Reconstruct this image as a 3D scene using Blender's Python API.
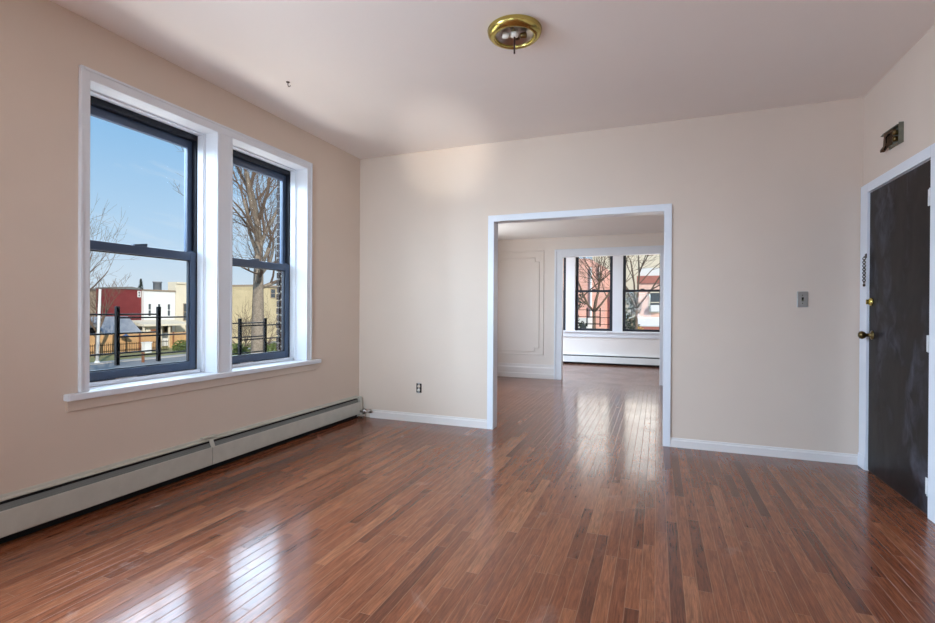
import bpy, bmesh, math, random
from mathutils import Vector, Matrix, Quaternion
random.seed(7)
S = bpy.context.scene
C = S.collection
for o in list(bpy.data.objects):
    bpy.data.objects.remove(o)

# ------------------------------------------------------------------ camera
YAW, PITCH, ROLL, F = -0.368, -0.0035, 0.0057, 491.2
fw = Vector((math.sin(YAW)*math.cos(PITCH), math.cos(YAW)*math.cos(PITCH), math.sin(PITCH)))
r0 = Vector((math.cos(YAW), -math.sin(YAW), 0)); u0 = r0.cross(fw)
rr = math.cos(ROLL)*r0 + math.sin(ROLL)*u0
uu = -math.sin(ROLL)*r0 + math.cos(ROLL)*u0
cd = bpy.data.cameras.new('camera'); cam = bpy.data.objects.new('camera', cd); C.objects.link(cam)
cd.sensor_fit = 'HORIZONTAL'; cd.sensor_width = 36.0; cd.lens = F/935.0*36.0
cd.clip_start = 0.05; cd.clip_end = 500
m = Matrix((rr, uu, -fw)).transposed().to_4x4(); m.translation = Vector((0, 0, 1.187))
cam.matrix_world = m
S.camera = cam

# ------------------------------------------------------------------ view
vs = S.view_settings
vs.view_transform = 'Standard'; vs.look = 'None'; vs.gamma = 1.0; vs.use_curve_mapping = False
vs.exposure = 0.0
S.cycles.transparent_max_bounces = 16
S.cycles.max_bounces = 10
S.cycles.diffuse_bounces = 6
S.cycles.glossy_bounces = 5

# ------------------------------------------------------------------ node helpers
class NT:
    def __init__(s, tree): s.t = tree
    def n(s, typ, **kw):
        nd = s.t.nodes.new(typ)
        for k, v in kw.items(): setattr(nd, k, v)
        return nd
    def put(s, sock, v):
        if v is None: return
        if hasattr(v, 'is_output'): s.t.links.new(v, sock)
        else:
            if hasattr(sock.default_value, '__len__') and len(sock.default_value) == 4 and len(v) == 3: v = (*v, 1)
            sock.default_value = v
    def math(s, op, a, b=None, c=None, clamp=False):
        nd = s.n('ShaderNodeMath', operation=op, use_clamp=clamp)
        for i, v in enumerate((a, b, c)): s.put(nd.inputs[i], v)
        return nd.outputs[0]
    def vmath(s, op, a, b=None):
        nd = s.n('ShaderNodeVectorMath', operation=op)
        s.put(nd.inputs[0], a); s.put(nd.inputs[1], b)
        return nd.outputs[0]
    def comb(s, x, y, z):
        nd = s.n('ShaderNodeCombineXYZ')
        for i, v in enumerate((x, y, z)): s.put(nd.inputs[i], v)
        return nd.outputs[0]
    def sep(s, v):
        nd = s.n('ShaderNodeSeparateXYZ'); s.put(nd.inputs[0], v); return nd.outputs
    def noise(s, vec, scale, detail=3, rough=.5, dist=0):
        nd = s.n('ShaderNodeTexNoise'); s.put(nd.inputs['Vector'], vec)
        nd.inputs['Scale'].default_value = scale; nd.inputs['Detail'].default_value = detail
        nd.inputs['Roughness'].default_value = rough; nd.inputs['Distortion'].default_value = dist
        return nd.outputs['Fac']
    def white(s, vec):
        nd = s.n('ShaderNodeTexWhiteNoise', noise_dimensions='3D'); s.put(nd.inputs['Vector'], vec)
        return nd.outputs
    def ramp(s, fac, stops, interp='LINEAR'):
        nd = s.n('ShaderNodeValToRGB'); s.put(nd.inputs[0], fac); cr = nd.color_ramp; cr.interpolation = interp
        while len(cr.elements) < len(stops): cr.elements.new(.5)
        for e, (p, c) in zip(cr.elements, stops): e.position = p; e.color = (*c, 1) if len(c) == 3 else c
        return nd.outputs[0]
    def mix(s, fac, a, b, mode='MIX'):
        nd = s.n('ShaderNodeMix', data_type='RGBA', blend_type=mode)
        s.put(nd.inputs[0], fac); s.put(nd.inputs[6], a); s.put(nd.inputs[7], b)
        return nd.outputs[2]
    def mapr(s, v, a, b, c, d):
        nd = s.n('ShaderNodeMapRange'); s.put(nd.inputs[0], v)
        for i, x in enumerate((a, b, c, d)): nd.inputs[i+1].default_value = x
        return nd.outputs[0]
    def bump(s, h, strength, dist=.01, normal=None):
        nd = s.n('ShaderNodeBump'); nd.inputs['Strength'].default_value = strength
        nd.inputs['Distance'].default_value = dist; s.put(nd.inputs['Height'], h)
        if normal is not None: s.put(nd.inputs['Normal'], normal)
        return nd.outputs[0]

def lin(r, g, b):
    f = lambda v: (v/255/12.92) if v/255 <= .04045 else ((v/255+.055)/1.055)**2.4
    return (f(r), f(g), f(b))

def mat(name):
    mt = bpy.data.materials.new(name); mt.use_nodes = True
    t = NT(mt.node_tree); bs = mt.node_tree.nodes['Principled BSDF']
    return mt, t, bs
def pos(t): return t.n('ShaderNodeNewGeometry').outputs['Position']

def paint(name, col, rough=.6, spec=.3, var=.04, scale=2.0, bump=.0, bscale=60, metallic=0):
    mt, t, bs = mat(name)
    P = pos(t)
    n = t.noise(P, scale, 4, .6)
    k = t.mapr(n, .3, .7, 1-var, 1+var)
    c = t.mix(1.0, (*col, 1), t.comb(k, k, k), 'MULTIPLY')
    t.put(bs.inputs['Base Color'], c)
    bs.inputs['Roughness'].default_value = rough; bs.inputs['Specular IOR Level'].default_value = spec
    bs.inputs['Metallic'].default_value = metallic
    if bump: t.put(bs.inputs['Normal'], t.bump(t.noise(P, bscale, 3, .6), bump, .004))
    return mt

# ------------------------------------------------------------------ world: clear winter sky
w = bpy.data.worlds.new('sky'); S.world = w; w.use_nodes = True
t = NT(w.node_tree); bg = w.node_tree.nodes['Background']
d = t.n('ShaderNodeTexCoord').outputs['Generated']
z = t.sep(d)[2]
sky = t.ramp(z, [(0.0, lin(226, 234, 242)), (.04, lin(214, 230, 244)), (.13, lin(188, 219, 246)), (.3, lin(146, 195, 238)), (1.0, lin(90, 150, 220))])
cl = t.noise(t.vmath('MULTIPLY', d, (2.2, 2.2, 7.0)), 2.3, 6, .62, .5)
sky = t.mix(t.mapr(cl, .52, .80, 0, .55), sky, lin(238, 242, 248))
t.put(bg.inputs[0], sky); bg.inputs[1].default_value = 1.0

# ------------------------------------------------------------------ sun, daylight and added fill lamps
def light(name, typ, loc, direction, energy, col=(1, 1, 1), size=None, size_y=None, spread=None):
    l = bpy.data.lights.new(name, typ); o = bpy.data.objects.new(name, l); C.objects.link(o)
    o.location = loc; o.rotation_euler = Vector(direction).to_track_quat('-Z', 'Y').to_euler()
    l.energy = energy; l.color = col
    if typ == 'AREA':
        l.shape = 'RECTANGLE'; l.size = size; l.size_y = size_y
        if spread: l.spread = spread
    return o
sun = light('sun', 'SUN', (20, -20, 30), (-.72, .58, -.42), 4.6, (1.0, .94, .84)); sun.data.angle = .01
DAY = (.60, .79, 1.0)
light('skylight_over_street', 'AREA', (-6.2, 2.8, 4.6), (1, 0, -.55), 3000, DAY, 15.0, 4.5)
light('sunlit_street_bounce', 'AREA', (-5.2, 2.8, -.8), (1, 0, .55), 500, (1.0, .95, .88), 10.0, 2.4)  # lamp assumed outside, standing in for sunlight thrown up by the street
light('fill_near_opening', 'AREA', (-4.35, -.9, 2.1), (.66, .75, -.42), 385, (.56, .76, 1.0), 1.7, 2.0)  # cool fill lamp added outside a made-up opening, to brighten the back wall
WARM = (1.0, .93, .84)
for i, x in enumerate((-2.31, -1.304, -.29)):
    light('daylight_far_window', 'AREA', (x, 11.55, 1.6), (0, -1, 0), 13, WARM, .85, 1.8)
light('fill_assumed_bay_window', 'AREA', (-3.62, 9.8, 1.5), (1, .4, 0), 42, (.95, .97, 1.0), 2.2, 2.2)  # fill lamp outside an assumed, unseen bay window, to brighten the far wall
light('fill_assumed_middle_window', 'AREA', (-3.6, 6.5, 1.5), (1, .35, .08), 34, (.86, .93, 1.0), 1.0, 1.4)  # fill lamp for an assumed window out of view, lighting the panelled wall
light('fill_rear_opening', 'AREA', (-1.0, -1.66, 1.45), (-.16, 1, -.03), 20, (.62, .82, 1.0), 1.5, 1.3, math.radians(48))  # narrow fill lamp added behind the viewer, aimed at the back wall
streak_spot = light('added_ceiling_streak', 'SPOT', (.15, -1.2, .6), (-2.0, 5.35, 2.05), 640, (1.0, .97, .9))  # spot lamp added behind the viewer to throw a streak on the ceiling
streak_spot.data.spot_size = math.radians(11); streak_spot.data.spot_blend = 1.0; streak_spot.data.shadow_soft_size = .03

# ------------------------------------------------------------------ mesh builder
class MB:
    def __init__(s): s.bm = bmesh.new()
    def box(s, x0, x1, y0, y1, z0, z1, mi=0):
        vs_ = [s.bm.verts.new(p) for p in ((x0,y0,z0),(x1,y0,z0),(x1,y1,z0),(x0,y1,z0),(x0,y0,z1),(x1,y0,z1),(x1,y1,z1),(x0,y1,z1))]
        for f in ((0,3,2,1),(4,5,6,7),(0,1,5,4),(1,2,6,5),(2,3,7,6),(3,0,4,7)):
            s.bm.faces.new([vs_[i] for i in f]).material_index = mi
        return s
    def obox(s, c, size, rot):
        M = Matrix.Translation(c) @ rot.to_4x4()
        a, b, d_ = (q/2 for q in size)
        vs_ = [s.bm.verts.new(M @ Vector(p)) for p in ((-a,-b,-d_),(a,-b,-d_),(a,b,-d_),(-a,b,-d_),(-a,-b,d_),(a,-b,d_),(a,b,d_),(-a,b,d_))]
        for f in ((0,3,2,1),(4,5,6,7),(0,1,5,4),(1,2,6,5),(2,3,7,6),(3,0,4,7)):
            s.bm.faces.new([vs_[i] for i in f])
        return s
    def prism(s, prof, axis, a, b):
        # prof: list of 2-D points; extruded along axis between a and b
        def P(p, q):
            if axis == 'x': return (q, p[0], p[1])
            if axis == 'y': return (p[0], q, p[1])
            return (p[0], p[1], q)
        A = [s.bm.verts.new(P(p, a)) for p in prof]; B = [s.bm.verts.new(P(p, b)) for p in prof]
        n = len(prof)
        for i in range(n): s.bm.faces.new((A[i], A[(i+1) % n], B[(i+1) % n], B[i]))
        s.bm.faces.new(A[::-1]); s.bm.faces.new(B)
        return s
    def lathe(s, prof, c, axis=(0, 0, 1), seg=40, smooth=True):
        # prof: (radius, height along axis)
        q = Vector((0, 0, 1)).rotation_difference(Vector(axis).normalized()); c = Vector(c)
        rings = []
        for r_, h in prof:
            if r_ < 1e-6: rings.append([s.bm.verts.new(c + q @ Vector((0, 0, h)))])
            else: rings.append([s.bm.verts.new(c + q @ Vector((r_*math.cos(2*math.pi*i/seg), r_*math.sin(2*math.pi*i/seg), h))) for i in range(seg)])
        for A, B in zip(rings, rings[1:]):
            for i in range(seg):
                j = (i+1) % seg
                if len(A) == 1 and len(B) == 1: continue
                if len(A) == 1: f = s.bm.faces.new((A[0], B[j], B[i]))
                elif len(B) == 1: f = s.bm.faces.new((A[i], A[j], B[0]))
                else: f = s.bm.faces.new((A[i], A[j], B[j], B[i]))
                f.smooth = smooth
        return s
    def tube(s, pts, rad, seg=8, cap=True):
        pts = [Vector(p) for p in pts]
        if not hasattr(rad, '__len__'): rad = [rad]*len(pts)
        prev = None; rings = []
        for i, p in enumerate(pts):
            d_ = (pts[min(i+1, len(pts)-1)] - pts[max(i-1, 0)]).normalized()
            if prev is None:
                a = d_.orthogonal().normalized()
            else:
                a = (prev - d_*prev.dot(d_))
                a = a.normalized() if a.length > 1e-6 else d_.orthogonal().normalized()
            prev = a; b = d_.cross(a)
            rings.append([s.bm.verts.new(p + rad[i]*(math.cos(2*math.pi*k/seg)*a + math.sin(2*math.pi*k/seg)*b)) for k in range(seg)])
        for A, B in zip(rings, rings[1:]):
            for k in range(seg):
                f = s.bm.faces.new((A[k], A[(k+1) % seg], B[(k+1) % seg], B[k])); f.smooth = seg > 4
        if cap:
            s.bm.faces.new(rings[0][::-1]); s.bm.faces.new(rings[-1])
        return s
    def torus(s, c, R, r_, u, v, seg=14, ts=6):
        c = Vector(c); u = Vector(u).normalized(); v = Vector(v).normalized(); n = u.cross(v); rings = []
        for i in range(seg):
            a = 2*math.pi*i/seg; dr = math.cos(a)*u + math.sin(a)*v
            rings.append([s.bm.verts.new(c + dr*R + r_*(math.cos(2*math.pi*k/ts)*dr + math.sin(2*math.pi*k/ts)*n)) for k in range(ts)])
        for i in range(seg):
            A, B = rings[i], rings[(i+1) % seg]
            for k in range(ts):
                f = s.bm.faces.new((A[k], B[k], B[(k+1) % ts], A[(k+1) % ts])); f.smooth = True
        return s
    def build(s, name, mt, parent=None, bevel=0.0):
        off = parent.matrix_world.translation if parent else Vector()
        if parent: off = wloc(parent)
        for v in s.bm.verts: v.co -= off
        bmesh.ops.recalc_face_normals(s.bm, faces=s.bm.faces)
        me = bpy.data.meshes.new(name); s.bm.to_mesh(me); s.bm.free()
        mts = mt if isinstance(mt, (list, tuple)) else [mt]
        for q in mts: me.materials.append(q)
        o = bpy.data.objects.new(name, me); C.objects.link(o)
        if parent: o.parent = parent
        if bevel:
            b = o.modifiers.new('bevel', 'BEVEL'); b.width = bevel; b.segments = 2; b.limit_method = 'ANGLE'
        return o
def wloc(o):
    v = Vector(o.location)
    return v + wloc(o.parent) if o.parent else v
def tag(o, label=None, cat=None, group=None, kind=None):
    if label: o['label'] = label
    if cat: o['category'] = cat
    if group: o['group'] = group
    if kind: o['kind'] = kind
    return o
def thing(name, loc, label, cat, group=None, kind=None):
    o = bpy.data.objects.new(name, None); C.objects.link(o); o.location = loc; o.empty_display_size = .1
    return tag(o, label, cat, group, kind)
def struct(o, label, cat): return tag(o, label, cat, None, 'structure')

# ------------------------------------------------------------------ materials
WALLC = lin(217, 200, 185)
M = {}
M['wall'] = paint('wall_paint', WALLC, .75, .25, .03, .8, .12, 90)
M['ceil'] = paint('ceiling_paint', lin(238, 230, 225), .8, .2, .02, .7, .10, 70)
M['ceilw'] = paint('white_ceiling_paint', lin(243, 241, 238), .8, .2, .02, .7, .10, 70)
M['panelwall'] = paint('panel_wall_paint', lin(226, 216, 207), .55, .4, .02, 1.0, .05, 60)
M['texwall'] = paint('rough_plaster', lin(232, 228, 224), .55, .4, .02, 1.0, .9, 28)
M['trim'] = paint('white_gloss_trim', lin(224, 227, 233), .32, .5, .015, 3)
M['base'] = paint('baseboard_paint', lin(226, 220, 216), .4, .45, .02, 3)
M['sash'] = paint('slate_blue_metal', lin(66, 82, 106), .35, .5, .06, 6)
M['track'] = paint('dark_window_track', lin(26, 30, 40), .5, .4, .05, 6)
M['iron'] = paint('black_iron', lin(9, 9, 10), .7, .15, .1, 10)
M['heater'] = paint('aged_cream_enamel', lin(196, 193, 182), .38, .5, .06, 9)
M['heaterfar'] = paint('white_enamel', lin(226, 228, 226), .38, .5, .03, 9)
M['damper'] = paint('grey_damper', lin(118, 121, 118), .4, .5, .05, 9)
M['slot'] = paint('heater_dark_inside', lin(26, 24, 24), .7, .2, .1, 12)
M['brass'] = paint('polished_brass', lin(196, 178, 104), .24, .5, .05, 12, metallic=1)
M['oldbrass'] = paint('dark_brass', lin(120, 102, 66), .3, .5, .12, 40, metallic=1)
M['steel'] = paint('brushed_steel', lin(176, 178, 178), .36, .5, .06, 30, metallic=1)
M['pan'] = paint('spun_aluminium', lin(190, 182, 176), .28, .5, .06, 20, metallic=1)
M['porc'] = paint('white_porcelain', lin(232, 226, 214), .3, .5, .03, 20)
M['hole'] = paint('black_void', lin(12, 11, 10), .9, .1, .1, 12)
M['rod'] = paint('rusty_rod', lin(64, 44, 38), .6, .4, .2, 60)
M['rust'] = paint('rusty_brown', lin(86, 62, 42), .7, .3, .35, 45)
M['galv'] = paint('dull_galvanised', lin(122, 122, 108), .55, .4, .2, 30, metallic=.6)
M['hinge'] = paint('painted_hinge', lin(214, 214, 214), .4, .5, .08, 60)
M['nickel'] = paint('tarnished_nickel', lin(96, 90, 82), .35, .5, .15, 80, metallic=1)

# black door with pale rubbed scuffs
mt, t, bs = mat('black_door_paint'); P = pos(t)
sc = t.noise(t.vmath('MULTIPLY', P, (1, 1.6, .8)), 2.2, 6, .62, .6)
sm = t.noise(t.vmath('MULTIPLY', P, (1, 3, 2.0)), 3.0, 4, .6, .8)
f = t.math('MULTIPLY', t.mapr(sc, .48, .66, 0, 1), t.mapr(sm, .40, .62, 0, .75))
t.put(bs.inputs['Base Color'], t.mix(f, lin(22, 16, 16), lin(84, 84, 94)))
bs.inputs['Roughness'].default_value = .42; t.put(bs.inputs['Roughness'], t.mapr(sc, .3, .7, .30, .46)); bs.inputs['Specular IOR Level'].default_value = .16
M['door'] = mt

# oak strip floor
mt, t, bs = mat('oak_strip_floor'); P = pos(t); px, py, pz = t.sep(P)[0:3]
W_ = .057
row = t.math('FLOOR', t.math('DIVIDE', px, W_))
rf = t.math('FRACT', t.math('DIVIDE', px, W_))
rn = t.white(t.comb(row, 3.7, 1.3))
L_ = t.mapr(rn[0], 0, 1, .45, 1.15)
yo = t.math('DIVIDE', t.math('ADD', py, t.math('MULTIPLY', t.white(t.comb(row, 9.1, 4.2))[0], 7.0)), L_)
seg = t.math('FLOOR', yo); sf = t.math('FRACT', yo)
pid = t.comb(row, seg, 2.0)
pn = t.white(pid); pv = pn[0]
gv = t.vmath('ADD', t.vmath('MULTIPLY', P, (30, 2.6, 1)), t.vmath('MULTIPLY', pn[1], (60, 60, 60)))
g1 = t.noise(gv, 1.5, 6, .68, 1.8)
gv2 = t.vmath('ADD', t.vmath('MULTIPLY', P, (150, 5.0, 1)), t.vmath('MULTIPLY', pn[1], (40, 40, 40)))
g2 = t.noise(gv2, 1.5, 3, .6, .2)
base = t.ramp(pv, [(0, lin(64, 36, 26)), (.012, lin(102, 57, 38)), (.12, lin(117, 66, 43)), (.55, lin(128, 74, 49)), (.9, lin(139, 84, 56)), (1, lin(150, 97, 67))])
gm = t.mapr(g1, .3, .7, .55, 1.36)
base = t.mix(1.0, base, t.comb(gm, gm, gm), 'MULTIPLY')
gm2 = t.mapr(g2, .35, .62, .72, 1.10)
base = t.mix(1.0, base, t.comb(gm2, gm2, gm2), 'MULTIPLY')
# gaps between strips and at the ends
ex = t.math('MINIMUM', rf, t.math('SUBTRACT', 1.0, rf))
ey = t.math('MULTIPLY', t.math('MINIMUM', sf, t.math('SUBTRACT', 1.0, sf)), L_)
gx = t.mapr(ex, .0, .042, 1, 0); gy = t.mapr(ey, .0, .0018, 1, 0)
gap = t.math('MAXIMUM', gx, gy, clamp=True)
base = t.mix(t.math('MULTIPLY', gap, .8), base, lin(150, 108, 82))
# pale dust scuffs in patches
dus = t.noise(P, 2.1, 7, .68, .9)
dm = t.mapr(dus, .60, .74, 0, .22)
base = t.mix(dm, base, lin(190, 170, 160))
t.put(bs.inputs['Base Color'], base)
rg = t.math('ADD', t.mapr(t.noise(P, 3.0, 5, .6), .3, .7, .15, .23), t.math('MULTIPLY', dm, .5))
t.put(bs.inputs['Roughness'], rg)
t.put(bs.inputs['Specular IOR Level'], t.math('MULTIPLY', t.math('SUBTRACT', 1.0, t.math('MULTIPLY', gap, .85)), .36))
t.put(bs.inputs['Coat Weight'], t.math('MULTIPLY', t.math('SUBTRACT', 1.0, gap), .12)); bs.inputs['Coat Roughness'].default_value = .09; bs.inputs['Coat IOR'].default_value = 1.5
geo = t.n('ShaderNodeNewGeometry').outputs['Normal']
tl = t.vmath('MULTIPLY', t.vmath('SUBTRACT', pn[1], (.5, .5, .5)), (.007, .004, 0))
nn = t.vmath('NORMALIZE', t.vmath('ADD', geo, tl))
wav = t.noise(P, 5, 2, .5)
h = t.math('ADD', t.math('SUBTRACT', t.math('MULTIPLY', g2, .06), t.math('MULTIPLY', gap, .9)), t.math('MULTIPLY', wav, .25))
nb = t.bump(h, .5, .0015, nn)
t.put(bs.inputs['Normal'], nb); t.put(bs.inputs['Coat Normal'], nb)
M['floor'] = mt

# window glass: clear with a fresnel sheen, lets daylight through
mt = bpy.data.materials.new('window_glass'); mt.use_nodes = True; nt = mt.node_tree; t = NT(nt)
for n_ in list(nt.nodes):
    if n_.type == 'BSDF_PRINCIPLED': nt.nodes.remove(n_)
out = [n_ for n_ in nt.nodes if n_.type == 'OUTPUT_MATERIAL'][0]
tr = t.n('ShaderNodeBsdfTransparent'); tr.inputs[0].default_value = (.97, .98, .98, 1)
gl = t.n('ShaderNodeBsdfGlossy'); gl.inputs['Roughness'].default_value = .02
fr = t.n('ShaderNodeFresnel'); fr.inputs[0].default_value = 1.12
mx = t.n('ShaderNodeMixShader'); t.put(mx.inputs[0], fr.outputs[0]); nt.links.new(tr.outputs[0], mx.inputs[1]); nt.links.new(gl.outputs[0], mx.inputs[2])
nt.links.new(mx.outputs[0], out.inputs[0])
M['glass'] = mt

def brick_mat(name, c1, c2, mortar, horiz='y', sc=1.0, rough=.85):
    mt, t, bs = mat(name); P = pos(t); s_ = t.sep(P)
    v = t.comb(t.math('ADD', s_[0], s_[1]), s_[2], 0.0)
    b = t.n('ShaderNodeTexBrick'); t.put(b.inputs['Vector'], v)
    b.inputs['Color1'].default_value = (*c1, 1); b.inputs['Color2'].default_value = (*c2, 1); b.inputs['Mortar'].default_value = (*mortar, 1)
    b.inputs['Scale'].default_value = sc; b.inputs['Brick Width'].default_value = .21; b.inputs['Row Height'].default_value = .075
    b.inputs['Mortar Size'].default_value = .008
    n = t.mapr(t.noise(P, 1.2, 4, .6), .3, .7, .85, 1.12)
    t.put(bs.inputs['Base Color'], t.mix(1.0, b.outputs[0], t.comb(n, n, n), 'MULTIPLY'))
    bs.inputs['Roughness'].default_value = rough; bs.inputs['Specular IOR Level'].default_value = .15
    return mt
M['brick'] = brick_mat('dark_house_brick', lin(84, 62, 48), lin(66, 48, 40), lin(168, 160, 148))
M['redbrick'] = brick_mat('maroon_brick', lin(128, 52, 54), lin(108, 40, 44), lin(120, 70, 66))
M['pinkbrick'] = brick_mat('pink_brick', lin(240, 200, 184), lin(232, 186, 168), lin(238, 206, 194))
M['saltbrick'] = brick_mat('salmon_brick', lin(240, 186, 168), lin(228, 168, 150), lin(232, 190, 176))
M['jbrick'] = paint('jamb_brick', lin(52, 44, 40), .85, .15, .2, 14)
M['mortar'] = paint('pale_mortar', lin(128, 120, 110), .9, .1, .06, 14)
M['white_ext'] = paint('white_stucco', lin(226, 226, 224), .8, .2, .03, .6)
M['cream_ext'] = paint('cream_stucco', lin(222, 212, 190), .8, .2, .04, .6)
M['tan_ext'] = paint('tan_stucco', lin(198, 182, 146), .85, .2, .14, .45)
M['greytan'] = paint('weathered_tan', lin(150, 134, 116), .85, .2, .12, .4)
M['slate'] = paint('blue_grey_shingle', lin(150, 153, 158), .8, .2, .12, 1.4)
M['wood'] = paint('orange_cedar', lin(198, 156, 110), .75, .2, .16, 3.0)
M['post'] = paint('reddish_post', lin(136, 92, 66), .75, .2, .1, 3)
M['darkglass'] = paint('dark_pane', lin(74, 80, 84), .2, .5, .1, 2)
M['roofgrey'] = paint('roof_grey', lin(120, 118, 116), .8, .2, .1, 1.0)
M['grass'] = paint('dry_grass', lin(150, 144, 100), .95, .1, .3, 2.2)
M['street'] = paint('asphalt', lin(146, 145, 142), .9, .2, .1, .8)
M['walk'] = paint('concrete_walk', lin(182, 176, 168), .9, .2, .08, .8)
M['bark'] = paint('grey_bark', lin(138, 126, 112), .95, .0, .3, 9)
M['twig'] = paint('brown_twig', lin(112, 95, 82), .95, .0, .2, 4)
M['leaf'] = paint('hedge_green', lin(92, 104, 58), .85, .2, .35, 3)
M['ever'] = paint('evergreen', lin(70, 76, 66), .85, .2, .3, 3)
M['yleaf'] = paint('yellow_leaf', lin(190, 160, 80), .85, .2, .3, 3)
M['navy'] = paint('navy_cloth', lin(70, 92, 130), .8, .2, .1, 2)
M['cornice'] = paint('dark_red_cornice', lin(176, 116, 104), .8, .2, .1, 3)
M['polemat'] = paint('pale_pole', lin(222, 220, 214), .6, .3, .05, 3)

# ================================================================== THE ROOM SHELL
XL, XR, YB, H = -3.079, 1.484, 4.654, 2.85
YB2 = YB + .10                      # far face of the back wall
YP, YP2 = 8.42, 8.52                # wall between the middle room and the bay room
YF = 11.1                           # window wall of the bay room
YN = -1.5
XO = -3.36                          # outside of the plaster
H2 = 2.435
Z0, Z1 = .70, 2.50
W1 = (1.865, 2.745); W2 = (2.886, 3.753)
OP = (-1.511, .055, 2.062)
OP2 = (-1.512, .045, 2.098)
DR = (3.598, 4.505, 2.082)
FW = [(-2.71, -1.91), (-1.708, -.90), (-.695, .113)]

fl = MB().box(XO, 1.70, YN-.1, 11.3, -.2, 0).build('floor', M['floor']); struct(fl, 'glossy reddish oak strip floor running through all the rooms', 'floor')
ce = MB().box(XO, 1.70, YN-.1, YB2, H, H+.15).build('ceiling', M['ceil']); struct(ce, 'pale ceiling of the front room holding the brass light', 'ceiling')
c2 = MB().box(XO, 1.70, YB2, YP2, H2, H+.15).build('ceiling_middle', M['ceilw']); struct(c2, 'lower pale ceiling of the middle room seen under the opening head', 'ceiling')
c3 = MB().box(XO, 1.70, YP2, 11.3, 2.62, H+.15).build('ceiling_bay', M['ceil']); struct(c3, 'ceiling of the bay room above the far windows', 'ceiling')

def wall_y(name, x0, x1, y0, y1, zt, holes, mt, label):
    """a wall across the view (constant y) with rectangular holes (x0,x1,z0,z1)"""
    b = MB(); cur = x0
    for (a, c_, za, zb) in sorted(holes):
        if a > cur: b.box(cur, a, y0, y1, 0, zt)
        if za > 0: b.box(a, c_, y0, y1, 0, za)
        if zb < zt: b.box(a, c_, y0, y1, zb, zt)
        cur = c_
    if cur < x1: b.box(cur, x1, y0, y1, 0, zt)
    o = b.build(name, mt); return struct(o, label, 'wall')
def wall_x(name, x0, x1, y0, y1, zt, holes, mt, label, zb0=0):
    b = MB(); cur = y0
    for (a, c_, za, zb) in sorted(holes):
        if a > cur: b.box(x0, x1, cur, a, zb0, zt)
        if za > zb0: b.box(x0, x1, a, c_, zb0, za)
        if zb < zt: b.box(x0, x1, a, c_, zb, zt)
        cur = c_
    if cur < y1: b.box(x0, x1, cur, y1, zb0, zt)
    o = b.build(name, mt); return struct(o, label, 'wall')

J = .014
wall_x('wall_left', XO, XL, YN, YB2, H, [(-1.15, 1.0, Z0, Z1), (W1[0]-J, W1[1]+J, Z0-.037, Z1+J), (W2[0]-J, W2[1]+J, Z0-.037, Z1+J)], M['wall'], 'beige wall with the pair of tall windows and the long heater')  # first hole is an added, unseen opening for the near fill lamp
wall_y('wall_back', XL, 1.70, YB, YB2, H, [(OP[0]-J, OP[1]+J, 0, OP[2]+J)], M['wall'], 'beige wall with the wide white cased opening')
wall_x('wall_right', XR, 1.70, YN, YB, H, [(DR[0], DR[1], 0, DR[2])], M['wall'], 'beige wall with the black entry door')
wall_y('wall_near', XO, 1.70, YN-.1, YN, H, [(-1.85, -.15, .72, 2.2)], M['wall'], 'beige wall behind the viewer with an opening added for fill light')  # hole added only to let the rear fill lamp shine in
wall_x('wall_left_middle', XO, XL, YB2, YP, H2, [(5.9, 7.2, .8, 2.2)], M['panelwall'], 'left wall of the middle room')  # hole assumed here, out of view, so the middle fill lamp reaches in
wall_x('wall_right_middle', XR, 1.70, YB2, YP, H2, [], M['panelwall'], 'right wall of the middle room')
wall_y('wall_panelled', XO, 1.70, YP, YP2, 2.62, [(OP2[0]-J, OP2[1]+J, 0, OP2[2]+J)], M['panelwall'], 'pale wall with picture-frame mouldings and the second cased opening')
wall_x('wall_left_bay', XO, XL, YP2, YF, 2.62, [(8.6, 11.0, .3, 2.5)], M['panelwall'], 'left wall of the bay room')  # hole is the assumed, unseen bay window the fill lamp shines through
wall_x('wall_right_bay', XR, 1.70, YP2, YF, 2.62, [], M['panelwall'], 'right wall of the bay room')
wall_y('wall_far', XO, 1.70, YF, 11.3, 2.62, [(a-J, b-.0+J, .70, 2.47+J) for a, b in FW], M['texwall'], 'white rough plaster wall with the row of far windows')
# brick outside of the house around the two front windows
def ext(y0, y1, holes):
    return wall_x('wall_exterior', -3.40, XO, y0, y1, 3.0, holes, M['brick'], 'brown brick outside face of the house seen past the window edge', -3)
ext(YN, YB2, [(-1.2, 1.05, .64, 2.52), (W1[0]-.02, W1[1]+.06, .64, 2.52), (W2[0]-.02, W2[1]-.001, .64, 2.52)])  # first hole continues the opening added for the near fill
# toothed brick edge beside the second window
b = MB(); mm = MB(); zz = .66; k = 0
while zz < 2.47:
    b.box(-3.404, -3.372, W2[1]-.016 - .004*(k % 2), W2[1]-.001, zz, zz+.056)
    mm.box(-3.402, -3.372, W2[1]-.003, W2[1]-.001, zz+.056, zz+.068); zz += .068; k += 1
struct(b.build('trim_1', M['jbrick']), 'toothed dark brick edge outside the tree window', 'trim')
struct(mm.build('trim_2', M['mortar']), 'mortar joints of the toothed brick edge', 'trim')
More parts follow.
